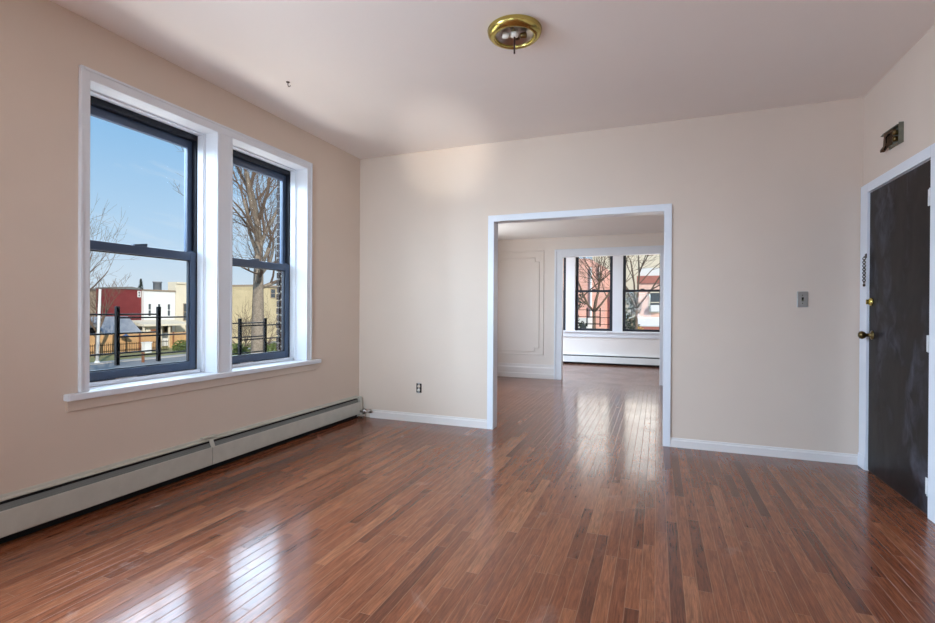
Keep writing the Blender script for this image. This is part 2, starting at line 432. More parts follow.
# ------------------------------------------------------------------ opening casings
def casing_y(name, x0, x1, zt, yf, side, wdt, th, label, y_in0, y_in1, bead=False):
    """flat casing round an opening in a constant-y wall; yf the wall face; side -1 = towards viewer"""
    b = MB(); ya, yb = sorted((yf, yf+side*th))
    b.box(x0-wdt, x0, ya, yb, 0, zt+wdt); b.box(x1, x1+wdt, ya, yb, 0, zt+wdt); b.box(x0, x1, ya, yb, zt, zt+wdt)
    if bead:
        q = .03; yc, yd = sorted((yf+side*th, yf+side*(th+.012)))
        b.box(x0-wdt, x0-wdt+q, yc, yd, 0, zt+wdt); b.box(x1+wdt-q, x1+wdt, yc, yd, 0, zt+wdt); b.box(x0-wdt+q, x1+wdt-q, yc, yd, zt+wdt-q, zt+wdt)
    if y_in0 is not None:
        b.box(x0-J, x0, y_in0, y_in1, 0, zt+J); b.box(x1, x1+J, y_in0, y_in1, 0, zt+J); b.box(x0, x1, y_in0, y_in1, zt, zt+J)
    o = b.build(name, M['trim'], None, .003); return struct(o, label, 'trim')
casing_y('trim_3', OP[0], OP[1], OP[2], YB, -1, .062, .02, 'white casing round the wide opening in the back wall', YB, YB2)
casing_y('trim_4', OP[0], OP[1], OP[2], YB2, 1, .062, .02, 'far side casing of the wide opening', None, None)
casing_y('trim_5', OP2[0], OP2[1], OP2[2], YP, -1, .13, .02, 'broad white stepped casing of the second opening by the panelled wall', YP, YP2, True)
# right-hand door casing
b = MB(); xa, xb = XR-.02, XR
b.box(xa, xb, DR[1], 4.64, 0, DR[2]+.068); b.box(xa, xb, 3.46, DR[0], 0, DR[2]+.068); b.box(xa, xb, DR[0], DR[1], DR[2], DR[2]+.068)
b.box(XR, 1.70, DR[1]-.004, DR[1], 0, DR[2]); b.box(XR, 1.70, DR[0], DR[0]+.004, 0, DR[2]); b.box(XR, 1.70, DR[0]+.004, DR[1]-.004, DR[2]-.004, DR[2])
b.box(XR-.026, xa, DR[1]+.004, 4.638, 0, .10)
struct(b.build('trim_6', M['trim'], None, .003), 'white casing round the black entry door', 'trim')
# ------------------------------------------------------------------ baseboards
def base_prof(d0, th, h): return [(d0, 0), (d0-th, 0), (d0-th, h*.74), (d0-th*.55, h*.82), (d0-th*.45, h), (d0, h)]
def baseboard_y(name, x0, x1, y, h, label, th=.016):
    o = MB().prism(base_prof(y, th, h), 'x', x0, x1).build(name, M['base']); return struct(o, label, 'baseboard')
baseboard_y('baseboard_back_left', -2.93, OP[0]-.062, YB, .09, 'white baseboard between the heater valve and the wide opening')
baseboard_y('baseboard_back_right', OP[1]+.062, XR-.02, YB, .08, 'white baseboard between the wide opening and the black door')
baseboard_y('baseboard_panelled', XL, OP2[0]-.13, YP, .245, 'tall white baseboard under the panelled wall', .018)
struct(MB().box(XL, OP2[0]-.13, YP-.032, YP-.018, 0, .085).build('trim_7', M['base'], None, .003), 'low shoe board in front of the tall baseboard', 'trim')
baseboard_y('baseboard_panelled_right', OP2[1]+.13, XR, YP, .245, 'tall baseboard on the hidden half of the panelled wall', .018)

# ------------------------------------------------------------------ picture-frame mouldings on the panelled wall
def mould(name, pts, label):
    b = MB(); n = len(pts); rr_ = .009
    for i in range(n):
        (xa, za), (xb_, zb) = pts[i], pts[(i+1) % n]
        x0, x1 = sorted((xa, xb_)); z0, z1 = sorted((za, zb))
        b.box(x0-rr_, x1+rr_, YP-.013, YP, z0-rr_, z1+rr_)
    return struct(b.build(name, M['panelwall'], None, .004), label, 'trim')
xo0, xo1, zo0, zo1 = -2.78, -1.838, .415, 2.215
mould('trim_8', [(xo0, zo0), (xo1, zo0), (xo1, zo1), (xo0, zo1)], 'outer rectangular moulding on the panelled wall')
xi0, xi1, zi0, zi1, n_ = xo0+.085, xo1-.08, .535, 2.095, .075
mould('trim_9', [(xi0+n_, zi0-.06), (xi1-n_, zi0-.06), (xi1-n_, zi0), (xi1, zi0), (xi1, zi1-n_), (xi1-n_, zi1-n_), (xi1-n_, zi1), (xi0+n_, zi1), (xi0+n_, zi1-n_), (xi0, zi1-n_), (xi0, zi0), (xi0+n_, zi0)],
      'inner moulding with notched corners on the panelled wall')

# ------------------------------------------------------------------ the two front windows
b = MB(); x0, x1 = XL, XL+.02
b.box(x0, x1, 1.812, W1[0], .703, 2.566); b.box(x0, x1, W2[1], 3.818, .703, 2.566); b.box(x0, x1, W1[1], W2[0], .703, Z1)
b.box(x0, x1, W1[0], W2[1], Z1, 2.566)
for (a, c_, za, zb) in ((1.812, 1.826, .703, 2.566), (3.802, 3.818, .703, 2.566), (1.826, 3.802, 2.55, 2.566)):
    b.box(x1, x1+.007, a, c_, za, zb)
for a in (W1[1]+.008, W2[0]-.02): b.box(x1, x1+.005, a, a+.012, .703, Z1)
struct(b.build('trim_10', M['trim'], None, .003), 'white casing framing the pair of front windows', 'trim')
b = MB(); b.box(XL, XL+.052, 1.738, 3.932, .665, .703)
for W in (W1, W2):
    b.box(-3.25, XL, W[0]-J, W[1]+J, .665, .703); b.box(-3.25, -3.205, W[0]+.012, W[1]-.012, .703, .728)
struct(b.build('trim_11', M['trim'], None, .006), 'white sill under the pair of front windows', 'sill')
struct(MB().prism([(XL, .598), (XL+.008, .598), (XL+.014, .606), (XL+.014, .665), (XL, .665)], 'y', 1.752, 3.905).build('trim_12', M['wall']), 'beige painted apron board below the white sill', 'trim')

def double_hung(idx, y0, y1, label):
    win = thing('window_%d' % idx, (-3.25, (y0+y1)/2, .703), label, 'window', None, 'structure')
    b = MB()                                   # white jamb liner with stop beads
    for s_, ya in ((1, y0), (-1, y1)):
        b.box(-3.36, XL, *sorted((ya-s_*J, ya)), .703, Z1+J)
        b.box(-3.25, -3.19, *sorted((ya, ya+s_*.012)), .728, Z1)
        b.box(-3.195, -3.18, *sorted((ya, ya+s_*.005)), .703, Z1)
    b.box(-3.36, XL, y0, y1, Z1, Z1+J); b.box(-3.25, -3.19, y0+.012, y1-.012, Z1-.012, Z1)
    b.build('jamb_liner', M['trim'], win, .002)
    a, c_ = y0+.004, y1-.004
    b = MB()                                   # dark outer frame
    b.box(-3.345, -3.256, a, a+.014, .71, Z1-.001); b.box(-3.345, -3.256, c_-.014, c_, .71, Z1-.001)
    b.box(-3.345, -3.256, a+.014, c_-.014, Z1-.05, Z1-.001); b.box(-3.345, -3.256, a+.014, c_-.014, .704, .728)
    b.build('window_frame', M['track'], win, .002)
    a += .014; c_ -= .014; st = .046
    # lower sash, inner track
    lo = MB(); xa, xb = -3.292, -3.254
    zb, zt, zm = .729, 1.605, 1.545
    lo.box(xa, xb, a, a+st, zb, zt); lo.box(xa, xb, c_-st, c_, zb, zt); lo.box(xa, xb, a+st, c_-st, zb, zb+.058); lo.box(xa, xb, a+st, c_-st, zm, zt)
    lo.box(xb, xb+.010, a+.2, c_-.2, zb+.004, zb+.016)
    ls = lo.build('lower_sash', M['sash'], win, .004)
    gb = MB()                                  # inner glazing bead
    for q in ((a+st, a+st+.007, zb+.058, zm), (c_-st-.007, c_-st, zb+.058, zm)): gb.box(xa+.004, xb-.01, q[0], q[1], q[2], q[3])
    gb.box(xa+.004, xb-.01, a+st+.007, c_-st-.007, zb+.058, zb+.065); gb.box(xa+.004, xb-.01, a+st+.007, c_-st-.007, zm-.007, zm)
    gb.build('glazing_bead', M['track'], ls)
    MB().box(-3.276, -3.272, a+st+.007, c_-st-.007, zb+.065, zm-.007).build('glass_pane', M['glass'], ls)
    k = MB(); ym = (a+c_)/2
    k.box(xa, xb-.004, ym-.045, ym+.045, zt, zt+.008); k.prism([(ym-.04, zt+.008), (ym+.05, zt+.008), (ym+.05, zt+.022), (ym+.02, zt+.018)], 'x', xa+.006, xb-.010)
    k.build('sash_lock', M['sash'], ls)
    k = MB()
    for ya in (a+.02, c_-.075): k.box(xa+.004, xb-.004, ya, ya+.055, zt, zt+.009)
    k.build('tilt_latch', M['sash'], ls)
    k = MB().box(xb, xb+.009, ym-.17, ym-.03, zb-.0005, zb+.003)
    k.build('sill_tag', M['hinge'], ls)
    # upper sash, outer track
    up = MB(); xa, xb = -3.335, -3.297; zb2, zt2 = 1.553, 2.449
    up.box(xa, xb, a, a+st-.008, zb2, zt2); up.box(xa, xb, c_-st+.008, c_, zb2, zt2); up.box(xa, xb, a+st-.008, c_-st+.008, zt2-.055, zt2); up.box(xa, xb, a+st-.008, c_-st+.008, zb2, zb2+.045)
    us = up.build('upper_sash', M['sash'], win, .004)
    MB().box(-3.318, -3.314, a+st-.008, c_-st+.008, zb2+.045, zt2-.055).build('glass_pane', M['glass'], us)
    return win
double_hung(1, W1[0], W1[1], 'tall double-hung slate blue sash window showing the street and white house')
double_hung(2, W2[0], W2[1], 'tall double-hung slate blue sash window showing the bare tree')

# ------------------------------------------------------------------ expanding window guards
def guard_x(y0, y1, p0, p1, zs, zt, zb, label, xg=-3.378):
    g = thing('window_guard', (xg, (p0+p1)/2, zb), label, 'window guard', 'window guards')
    for p in (p0, p1): MB().box(xg-.012, xg+.010, p-.012, p+.012, zb, zt).build('guard_post', M['iron'], g, .002)
    for zr in zs:
        MB().tube([(xg-.018, y0, zr), (xg-.018, p1, zr)], .0058).build('guard_bar', M['iron'], g)
        MB().tube([(xg+.016, p0, zr-.022), (xg+.016, y1, zr-.022)], .0058).build('guard_bar', M['iron'], g)
    return g
guard_x(W1[0]-.01, W1[1]+.01, 2.23, 2.523, (1.142, 1.013, .880), 1.197, .80, 'black iron window guard outside the street window')
guard_x(W2[0]-.01, W2[1]-.012, 3.27, 3.565, (1.058, .935, .795), 1.10, .745, 'black iron window guard outside the bare tree window')

# ------------------------------------------------------------------ far windows
def far_window(idx, x0, x1, label):
    win = thing('window_%d' % idx, ((x0+x1)/2, YF+.05, .70), label, 'window', None, 'structure')
    b = MB()
    for s_, xa in ((1, x0), (-1, x1)): b.box(*sorted((xa-s_*J, xa)), YF, 11.3, .70, 2.47+J)
    b.box(x0, x1, YF, 11.3, 2.47, 2.47+J); b.box(x0, x1, YF, 11.3, .70, .735)
    b.build('jamb_liner', M['trim'], win)
    a, c_ = x0+.003, x1-.003; st = .062
    lo = MB(); ya, yb = YF+.03, YF+.065
    lo.box(a, a+st, ya, yb, .738, 1.64); lo.box(c_-st, c_, ya, yb, .738, 1.64); lo.box(a+st, c_-st, ya, yb, .738, .79); lo.box(a+st, c_-st, ya, yb, 1.59, 1.64)
    ls = lo.build('lower_sash', M['track'], win, .003)
    MB().box(a+st, c_-st, YF+.045, YF+.049, .79, 1.59).build('glass_pane', M['glass'], ls)
    MB().box((a+c_)/2-.04, (a+c_)/2+.04, ya, yb-.005, 1.64, 1.66).build('sash_lock', M['track'], ls)
    up = MB(); ya, yb = YF+.068, YF+.10
    up.box(a, a+st, ya, yb, 1.595, 2.467); up.box(c_-st, c_, ya, yb, 1.595, 2.467); up.box(a+st, c_-st, ya, yb, 1.595, 1.63); up.box(a+st, c_-st, ya, yb, 2.42, 2.467)
    us = up.build('upper_sash', M['track'], win, .003)
    MB().box(a+st, c_-st, YF+.08, YF+.084, 1.63, 2.42).build('glass_pane', M['glass'], us)
    return win
far_window(3, *FW[0], 'far dark-framed window almost hidden behind the second casing')
far_window(4, *FW[1], 'far dark-framed window showing the salmon brick building')
far_window(5, *FW[2], 'far dark-framed window showing the pink brick house')
def guard_y(x0, x1, p0, p1, zs, zt, zb, label, yg=11.23):
    g = thing('window_guard', ((p0+p1)/2, yg, zb), label, 'window guard', 'window guards')
    for p in (p0, p1): MB().box(p-.012, p+.012, yg-.01, yg+.012, zb, zt).build('guard_post', M['iron'], g)
    for zr in zs:
        MB().tube([(x0, yg-.016, zr), (p1, yg-.016, zr)], .006).build('guard_bar', M['iron'], g)
        MB().tube([(p0, yg+.018, zr-.02), (x1, yg+.018, zr-.02)], .006).build('guard_bar', M['iron'], g)
guard_y(FW[1][0], FW[1][1], -1.46, -1.175, (1.20, 1.05, .90), 1.25, .83, 'black iron window guard in front of the salmon brick building')
b = MB(); yy = YF-.018
b.box(XL, FW[0][0], yy, YF, .735, 2.55); b.box(FW[0][1], FW[1][0], yy, YF, .735, 2.55); b.box(FW[1][1], FW[2][0], yy, YF, .735, 2.55); b.box(FW[2][1], .42, yy, YF, .735, 2.55)
for a, c_ in FW: b.box(a, c_, yy, YF, 2.47, 2.55)
struct(b.build('trim_13', M['trim'], None, .002), 'wide white mullions and casing of the far windows', 'trim')
b = MB().box(XL, .55, YF-.075, YF, .705, .735).box(XL, .5, YF-.03, YF, .60, .705)
struct(b.build('trim_14', M['trim'], None, .004), 'white sill and apron below the far windows', 'sill')
# ------------------------------------------------------------------ baseboard heater along the window wall
hy0, hy1 = -1.2, 4.622
ht = thing('baseboard_heater', (XL, 2.0, 0), 'long aged cream baseboard heater under the front windows', 'heater', 'baseboard heaters')
MB().prism([(XL, .03), (XL+.004, .03), (XL+.004, .219), (XL+.040, .219), (XL+.041, .224), (XL+.010, .228), (XL+.008, .240), (XL, .241)], 'y', hy0, hy1-.02).build('back_panel', M['heater'], ht)
b = MB()
for (ya, yb) in ((hy0, .90), (.902, 2.668), (2.672, hy1-.02)):
    b.prism([(XL+.058, .052), (XL+.062, .046), (XL+.066, .052), (XL+.066, .172), (XL+.063, .177), (XL+.054, .175), (XL+.054, .172), (XL+.061, .171), (XL+.062, .055)], 'y', ya, yb)
b.build('front_panel', M['heater'], ht)
b = MB()
b.prism([(XL+.047, .205), (XL+.060, .178), (XL+.064, .179), (XL+.051, .207)], 'y', hy0+.02, hy1-.08)
for q in (.0, .36, .72): b.tube([(XL+.052+.013*q, hy0+.02, .2065-.028*q), (XL+.052+.013*q, hy1-.08, .2065-.028*q)], .0018, 5)
b.build('damper', M['damper'], ht)
b = MB().box(XL+.004, XL+.042, hy0, hy1-.06, .06, .212); b.box(XL+.004, XL+.030, hy0, hy1-.02, .004, .05)
b.build('heating_element', M['slot'], ht)
MB().prism([(XL, .0), (XL+.066, .03), (XL+.068, .03), (XL+.068, .170), (XL+.060, .226), (XL+.052, .231), (XL, .231)], 'y', hy1-.05, hy1).build('end_cap', M['heater'], ht, .002)
b = MB().prism([(XL+.0665, .178), (XL+.070, .178), (XL+.056, .208), (XL+.048, .229), (XL+.011, .233), (XL+.011, .229), (XL+.044, .226), (XL+.053, .207)], 'y', 2.655, 2.69)
b.box(XL+.0, XL+.03, 2.62, 2.74, .242, .249)
b.build('joint_bracket', M['heater'], ht)
v = MB()
v.tube([(XL+.068, 4.58, .075), (XL+.17, 4.585, .082)], .012, 10); v.lathe([(0, -.006), (.022, -.006), (.024, 0), (.022, .008), (0, .008)], (XL+.185, 4.585, .085), (.9, -.4, .1), 16)
v.lathe([(0, 0), (.017, 0), (.017, .05), (.012, .055), (0, .055)], (XL+.11, 4.583, .05), (0, 0, 1), 14)
v.tube([(XL+.105, 4.583, .05), (XL+.105, 4.583, .0)], .010, 8)
vv = v.build('valve', M['pan'], ht); vv['label'] = 'metal shut-off valve at the corner end of the heater'
# far heater
hf = thing('baseboard_heater', (-.8, YF, 0), 'white baseboard heater under the far windows', 'heater', 'baseboard heaters')
MB().prism([(YF, .03), (YF-.004, .03), (YF-.004, .20), (YF-.055, .206), (YF-.055, .214), (YF, .216)], 'x', XL, 1.2).build('back_panel', M['heaterfar'], hf)
MB().prism([(YF-.060, .045), (YF-.066, .045), (YF-.066, .175), (YF-.050, .178), (YF-.050, .172), (YF-.060, .170)], 'x', XL, 1.2).build('front_panel', M['heaterfar'], hf)
MB().box(XL, 1.2, YF-.04, YF-.004, .06, .19).build('heating_element', M['slot'], hf)
MB().box(XL, 1.2, YF-.03, YF-.004, .0, .05).build('toe_strip', M['slot'], hf)

# ------------------------------------------------------------------ black entry door
dt = thing('door_1', (XR+.005, DR[0], 0), 'black painted entry door with pale scuffs', 'door', None, 'structure')
MB().box(XR-.006, XR+.04, DR[0]+.007, DR[1]-.006, .008, DR[2]-.006).build('door_panel', M['door'], dt, .003)
xk = XR-.006
k = MB()
k.lathe([(0, 0), (.034, 0), (.034, .004), (.026, .010), (.013, .013), (.011, .034), (.014, .040), (.026, .050), (.030, .064), (.025, .078), (.012, .085), (0, .086)], (xk, 4.437, 1.017), (-1, 0, 0), 28)
k.build('door_knob', M['oldbrass'], dt)
k = MB()
k.lathe([(0, 0), (.030, 0), (.031, .004), (.024, .016), (.016, .018), (0, .018)], (xk, 4.452, 1.262), (-1, 0, 0), 28)
k.box(xk-.034, xk-.018, 4.446, 4.458, 1.244, 1.280)
k.build('deadbolt', M['brass'], dt)
for zc in (1.857, 1.005, .173):
    k = MB(); k.box(XR-.010, XR-.0065, DR[0]+.020, DR[0]+.052, zc-.048, zc+.048)
    k.lathe([(0, -.05), (.0065, -.05), (.0065, .05), (0, .05)], (XR-.014, DR[0]+.012, zc), (0, 0, 1), 10)
    for dz in (-.033, 0, .033): k.lathe([(0, 0), (.004, 0), (.003, .002), (0, .002)], (XR-.010, DR[0]+.031, zc+dz), (-1, 0, 0), 8)
    k.build('hinge', M['hinge'], dt)
MB().box(XR-.0, 1.66, DR[0]+.005, DR[1]-.005, .0, .008).build('threshold', M['rod'], dt)
# hanging door chain
CY = 4.518
ch = thing('door_chain', (XR-.02, CY, 1.60), 'short tarnished door chain hanging on the casing above the brass deadbolt', 'door chain')
k = MB(); k.box(XR-.025, XR-.0201, CY-.012, CY+.014, 1.592, 1.625); k.tube([(XR-.025, CY, 1.606), (XR-.034, CY, 1.606), (XR-.034, CY, 1.596)], .003, 8)
k.build('anchor_plate', M['nickel'], ch)
k = MB(); zc = 1.588; i = 0
while zc > 1.40:
    u = (0, 1, 0) if i % 2 else (1, 0, 0)
    k.torus((XR-.033, CY, zc), .0092, .0028, u, (0, 0, 1), 12, 6); zc -= .0135; i += 1
k.build('chain', M['nickel'], ch)
MB().lathe([(0, .012), (.004, .012), (.008, .004), (.007, -.008), (0, -.010)], (XR-.033, CY, 1.388), (0, 0, 1), 12).build('chain_knob', M['nickel'], ch)

# broken metal box over the door
bx = thing('wall_box', (XR, 4.10, 2.36), 'small broken metal box with brown insides on the wall above the black door', 'wall box')
k = MB()
k.box(XR-.004, XR, 3.99, 4.19, 2.298, 2.412)
k.prism([(3.985, 2.290), (3.990, 2.290), (3.990, 2.425), (3.985, 2.420)], 'x', XR-.026, XR)
k.prism([(3.99, 2.292), (4.13, 2.300), (4.13, 2.305), (3.99, 2.298)], 'x', XR-.030, XR)
k.prism([(3.99, 2.412), (4.20, 2.420), (4.25, 2.412), (4.20, 2.414), (3.99, 2.406)], 'x', XR-.034, XR)
k.build('box_shell', M['galv'], bx)
k = MB(); k.obox((XR-.022, 4.155, 2.365), (.034, .05, .085), Matrix.Rotation(.18, 3, 'X')); k.obox((XR-.030, 4.185, 2.315), (.024, .085, .016), Matrix.Rotation(-.25, 3, 'X'))
k.obox((XR-.030, 4.10, 2.395), (.02, .12, .014), Matrix.Rotation(.1, 3, 'X'))
k.build('inner_block', M['rust'], bx)
for q in (2.335, 2.377): MB().lathe([(0, 0), (.017, 0), (.018, .026), (.010, .030), (0, .024)], (XR-.004, 4.055, q), (-1, 0, 0), 16).build('coil', M['oldbrass'], bx)
k = MB().tube([(XR-.02, 4.11, 2.40), (XR-.042, 4.13, 2.37), (XR-.036, 4.14, 2.33), (XR-.040, 4.16, 2.295)], .004, 6)
k.build('loose_wire', M['hole'], bx)

# ------------------------------------------------------------------ ceiling light
LX, LY = -.80, 2.825
cl_ = thing('ceiling_light', (LX, LY, H), 'round brass flush ceiling light missing its glass shade', 'ceiling light')
MB().lathe([(.085, 0), (.158, 0), (.161, -.004), (.157, -.009), (.160, -.013), (.156, -.026), (.146, -.038), (.133, -.045), (.122, -.047), (.1145, -.045), (.112, -.038), (.112, -.008), (.085, -.005)], (LX, LY, H), seg=56).build('brass_rim', M['brass'], cl_)
MB().lathe([(0, -.010), (.06, -.010), (.085, -.011), (.106, -.030), (.1115, -.032), (.1115, -.010), (.085, -.0035), (0, -.0035)], (LX, LY, H), seg=48).build('reflector_pan', M['pan'], cl_)
for i in range(2):
    an = .32 + math.pi*i; ux, uy = math.cos(an), math.sin(an)
    c0 = Vector((LX+ux*.034, LY+uy*.034, H-.034))
    MB().lathe([(0, 0), (.012, 0), (.016, .005), (.017, .034), (.014, .038), (.011, .036), (.009, .020), (0, .020)], c0, (ux, uy, .12), 20).build('lamp_socket', (M['oldbrass'], M['porc'])[i], cl_)
so = MB().box(LX-.012, LX+.012, LY-.075, LY+.075, H-.020, H-.0125)
so.build('mounting_strap', M['oldbrass'], cl_)
for s_ in (-1, 1): MB().lathe([(0, 0), (.006, 0), (.006, .008), (0, .008)], (LX, LY+s_*.06, H-.020), (0, 0, -1), 8).build('strap_screw', M['nickel'], cl_)
MB().lathe([(0, -.010), (.020, -.010), (.025, -.018), (.024, -.036), (.014, -.042), (0, -.042)], (LX, LY, H), seg=24).build('centre_hub', M['porc'], cl_)
MB().tube([(LX, LY, H-.040), (LX, LY, H-.140)], .0052, 10).build('threaded_rod', M['rod'], cl_)
# old hook on the ceiling
hk = thing('ceiling_hook', (-2.536, 2.89, H), 'tiny dark hook stub in the ceiling above the front windows', 'hook')
MB().lathe([(0, 0), (.014, 0), (.012, -.004), (.004, -.006), (0, -.006)], (-2.536, 2.89, H), seg=14).build('hook_plate', M['rod'], hk)
MB().tube([(-2.536, 2.89, H-.004), (-2.536, 2.89, H-.022), (-2.530, 2.89, H-.034), (-2.520, 2.89, H-.036), (-2.513, 2.89, H-.028)], .0032, 8).build('hook_bend', M['rod'], hk)

# ------------------------------------------------------------------ outlet and switch on the back wall
ou = thing('wall_outlet', (-2.338, YB, .358), 'bare wall outlet without its cover plate low on the back wall', 'outlet')
MB().box(-2.368, -2.308, YB-.0015, YB+.0, .310, .406).build('box_opening', M['hole'], ou)
k = MB().box(-2.350, -2.326, YB-.006, YB-.0015, .304, .412).build('yoke', M['steel'], ou)
for zc in (.338, .378):
    r_ = MB().lathe([(0, 0), (.0155, 0), (.0155, .007), (.014, .009), (0, .009)], (-2.338, YB-.005, zc), (0, -1, 0), 20).build('receptacle', M['porc'], ou)
    k = MB()
    for dx in (-.006, .006): k.box(-2.338+dx-.0012, -2.338+dx+.0012, YB-.0146, YB-.0139, zc-.002, zc+.006)
    k.build('slot', M['hole'], r_)
sw = thing('light_switch', (1.091, YB, 1.286), 'steel light switch plate on the back wall beside the black door', 'light switch')
MB().box(1.053, 1.129, YB-.006, YB, 1.223, 1.350).build('cover_plate', M['steel'], sw, .0025)
k = MB().box(1.084, 1.098, YB-.008, YB-.006, 1.270, 1.304); k.build('toggle_slot', M['galv'], sw)
k = MB().obox((1.091, YB-.013, 1.292), (.008, .018, .011), Matrix.Rotation(-.5, 3, 'X')); k.build('toggle', M['hole'], sw)
for zc in (1.318, 1.254):
    MB().lathe([(0, 0), (.0042, 0), (.003, .0016), (0, .0016)], (1.091, YB-.006, zc), (0, -1, 0), 10).build('screw', M['nickel'], sw)

# ================================================================== OUTDOORS
G0 = -2.9
st_ = MB().box(-80, 20, -20, 95, G0-.3, G0).build('street', M['street']); struct(st_, 'grey asphalt street below the house', 'street')
lw = MB().prism([(-38.6, 18), (-38.6, 44), (-48.8, 44), (-48.8, 18)], 'z', G0, G0+.06).build('lawn', M['grass']); struct(lw, 'strip of dry green lawn across the street', 'lawn')
sw_ = MB().box(-38.6, -37.6, 16, 44, G0, G0+.08).build('sidewalk', M['walk']); struct(sw_, 'pale concrete sidewalk edge beside the lawn', 'sidewalk')

def fwin(root, x, y0, y1, z0, z1, frame=None, pane=None, mid=True):
    """sash window on a facade facing +x"""
    fr = MB(); q = .07
    fr.box(x, x+.06, y0-q, y0, z0-q, z1+q); fr.box(x, x+.06, y1, y1+q, z0-q, z1+q); fr.box(x, x+.06, y0, y1, z1, z1+q); fr.box(x, x+.10, y0-.03, y1+.03, z0-q, z0)
    if mid: fr.box(x, x+.05, y0, y1, (z0+z1)/2-.035, (z0+z1)/2+.035)
    f_ = fr.build('house_window', frame or M['white_ext'], root)
    MB().box(x, x+.02, y0, y1, z0, z1).build('window_pane', pane or M['darkglass'], f_)
def ywin(root, y, x0, x1, z0, z1, frame=None):
    fr = MB(); q = .08
    fr.box(x0-q, x0, y-.06, y, z0-q, z1+q); fr.box(x1, x1+q, y-.06, y, z0-q, z1+q); fr.box(x0, x1, y-.06, y, z1, z1+q); fr.box(x0, x1, y-.1, y, z0-q, z0)
    fr.box(x0, x1, y-.05, y, (z0+z1)/2-.03, (z0+z1)/2+.03)
    f_ = fr.build('house_window', frame or M['white_ext'], root)
    MB().box(x0, x1, y-.02, y, z0, z1).build('window_pane', M['darkglass'], f_)

# white two-storey house
hw = thing('white_house', (-49, 36.7, G0), 'narrow white two-storey house with three small upper windows across the street', 'house')
MB().box(-51.2, -49, 35.0, 38.5, G0, 2.95).build('house_wall', M['white_ext'], hw)
MB().box(-51.2, -48.9, 34.97, 38.5, 2.95, 3.10).build('parapet_cap', M['greytan'], hw)
for (a, c_) in ((35.45, 35.72), (36.48, 36.75), (37.58, 37.87)): fwin(hw, -49, a, c_, .36, 1.60)
fwin(hw, -49, 37.2, 38.0, -1.35, -.70, M['greytan'], M['slot'], False)
pr = MB().prism([(-48.9, -.05), (-46.6, -.42), (-46.6, -.62), (-48.9, -.55)], 'y', 33.3, 38.4).build('porch_roof', M['cream_ext'], hw)
MB().box(-48.9, -47.2, 33.9, 35.6, G0, -.53).build('porch_wall', M['cream_ext'], hw)
for y in (33.5, 36.2, 38.2): MB().box(-47.0, -46.85, y-.08, y+.08, G0, -.55).build('porch_post', M['cream_ext'], hw)
MB().box(-47.2, -47.1, 34.4, 35.1, -1.75, -.95).build('porch_window', M['post'], hw)
# cream house
hc = thing('cream_house', (-49, 40.4, G0), 'cream two-storey house at the edge of the street window', 'house')
MB().box(-50.2, -49, 38.56, 42.2, G0, 3.85).build('house_wall', M['cream_ext'], hc)
MB().box(-50.2, -48.85, 38.56, 42.2, 3.85, 4.05).build('cornice', M['cream_ext'], hc)
for (a, z0, z1) in ((39.52, -.12, 1.65), (39.52, -3.0+.2, -1.45), (41.0, -.12, 1.65)): fwin(hc, -49, a, a+.7, z0, z1, M['greytan'])
# maroon brick building
hr = thing('brick_building', (-50, 33.5, G0), 'maroon brick building beside the white house', 'building')
MB().box(-51.2, -49.3, 31.75, 34.95, G0, 3.05).build('building_wall', M['redbrick'], hr)
MB().prism([(31.7, 3.05), (34.95, 3.05), (34.95, 3.15), (33.9, 3.32), (31.7, 3.16)], 'x', -51.2, -49.2).build('roof', M['roofgrey'], hr)
fwin(hr, -49.3, 34.6, 34.78, 2.35, 2.85)
# long tan row behind
ht_ = thing('tan_row_building', (-66, 42, G0), 'long weathered tan flat-roofed building far behind the maroon brick one', 'building')
MB().box(-72, -61, 30, 58, G0, 3.2).build('building_wall', M['greytan'], ht_)
MB().box(-72, -60.8, 30, 58, 3.2, 3.42).build('roof_edge', M['roofgrey'], ht_)
vt = MB().lathe([(0, 0), (.5, 0), (.5, 1.25), (.58, 1.25), (.58, 1.4), (0, 1.4)], (-64, 47.6, 3.42), seg=20).build('roof_tank', M['slate'])
tag(vt, 'blue-grey round tank standing on the tan flat roof', 'tank')
# blue grey shed
sh = thing('garage_shed', (-47.5, 32, G0), 'low garage with a blue-grey pitched roof behind the cedar fence', 'garage')
MB().box(-48.9, -46.2, 29.6, 32.8, G0, -1.42).build('shed_wall', M['greytan'], sh)
MB().prism([(-45.9, -1.45), (-48.3, .36), (-49.15, -.4)], 'y', 29.4, 32.9).build('shed_roof', M['slate'], sh)
sh2 = thing('garage_shed', (-47.5, 27, G0), 'dark open carport left of the blue-grey garage', 'garage')
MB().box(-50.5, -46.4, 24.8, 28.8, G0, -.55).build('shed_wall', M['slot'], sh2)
MB().box(-50.6, -46.0, 24.6, 29.0, -.55, -.25).build('shed_roof', M['roofgrey'], sh2)
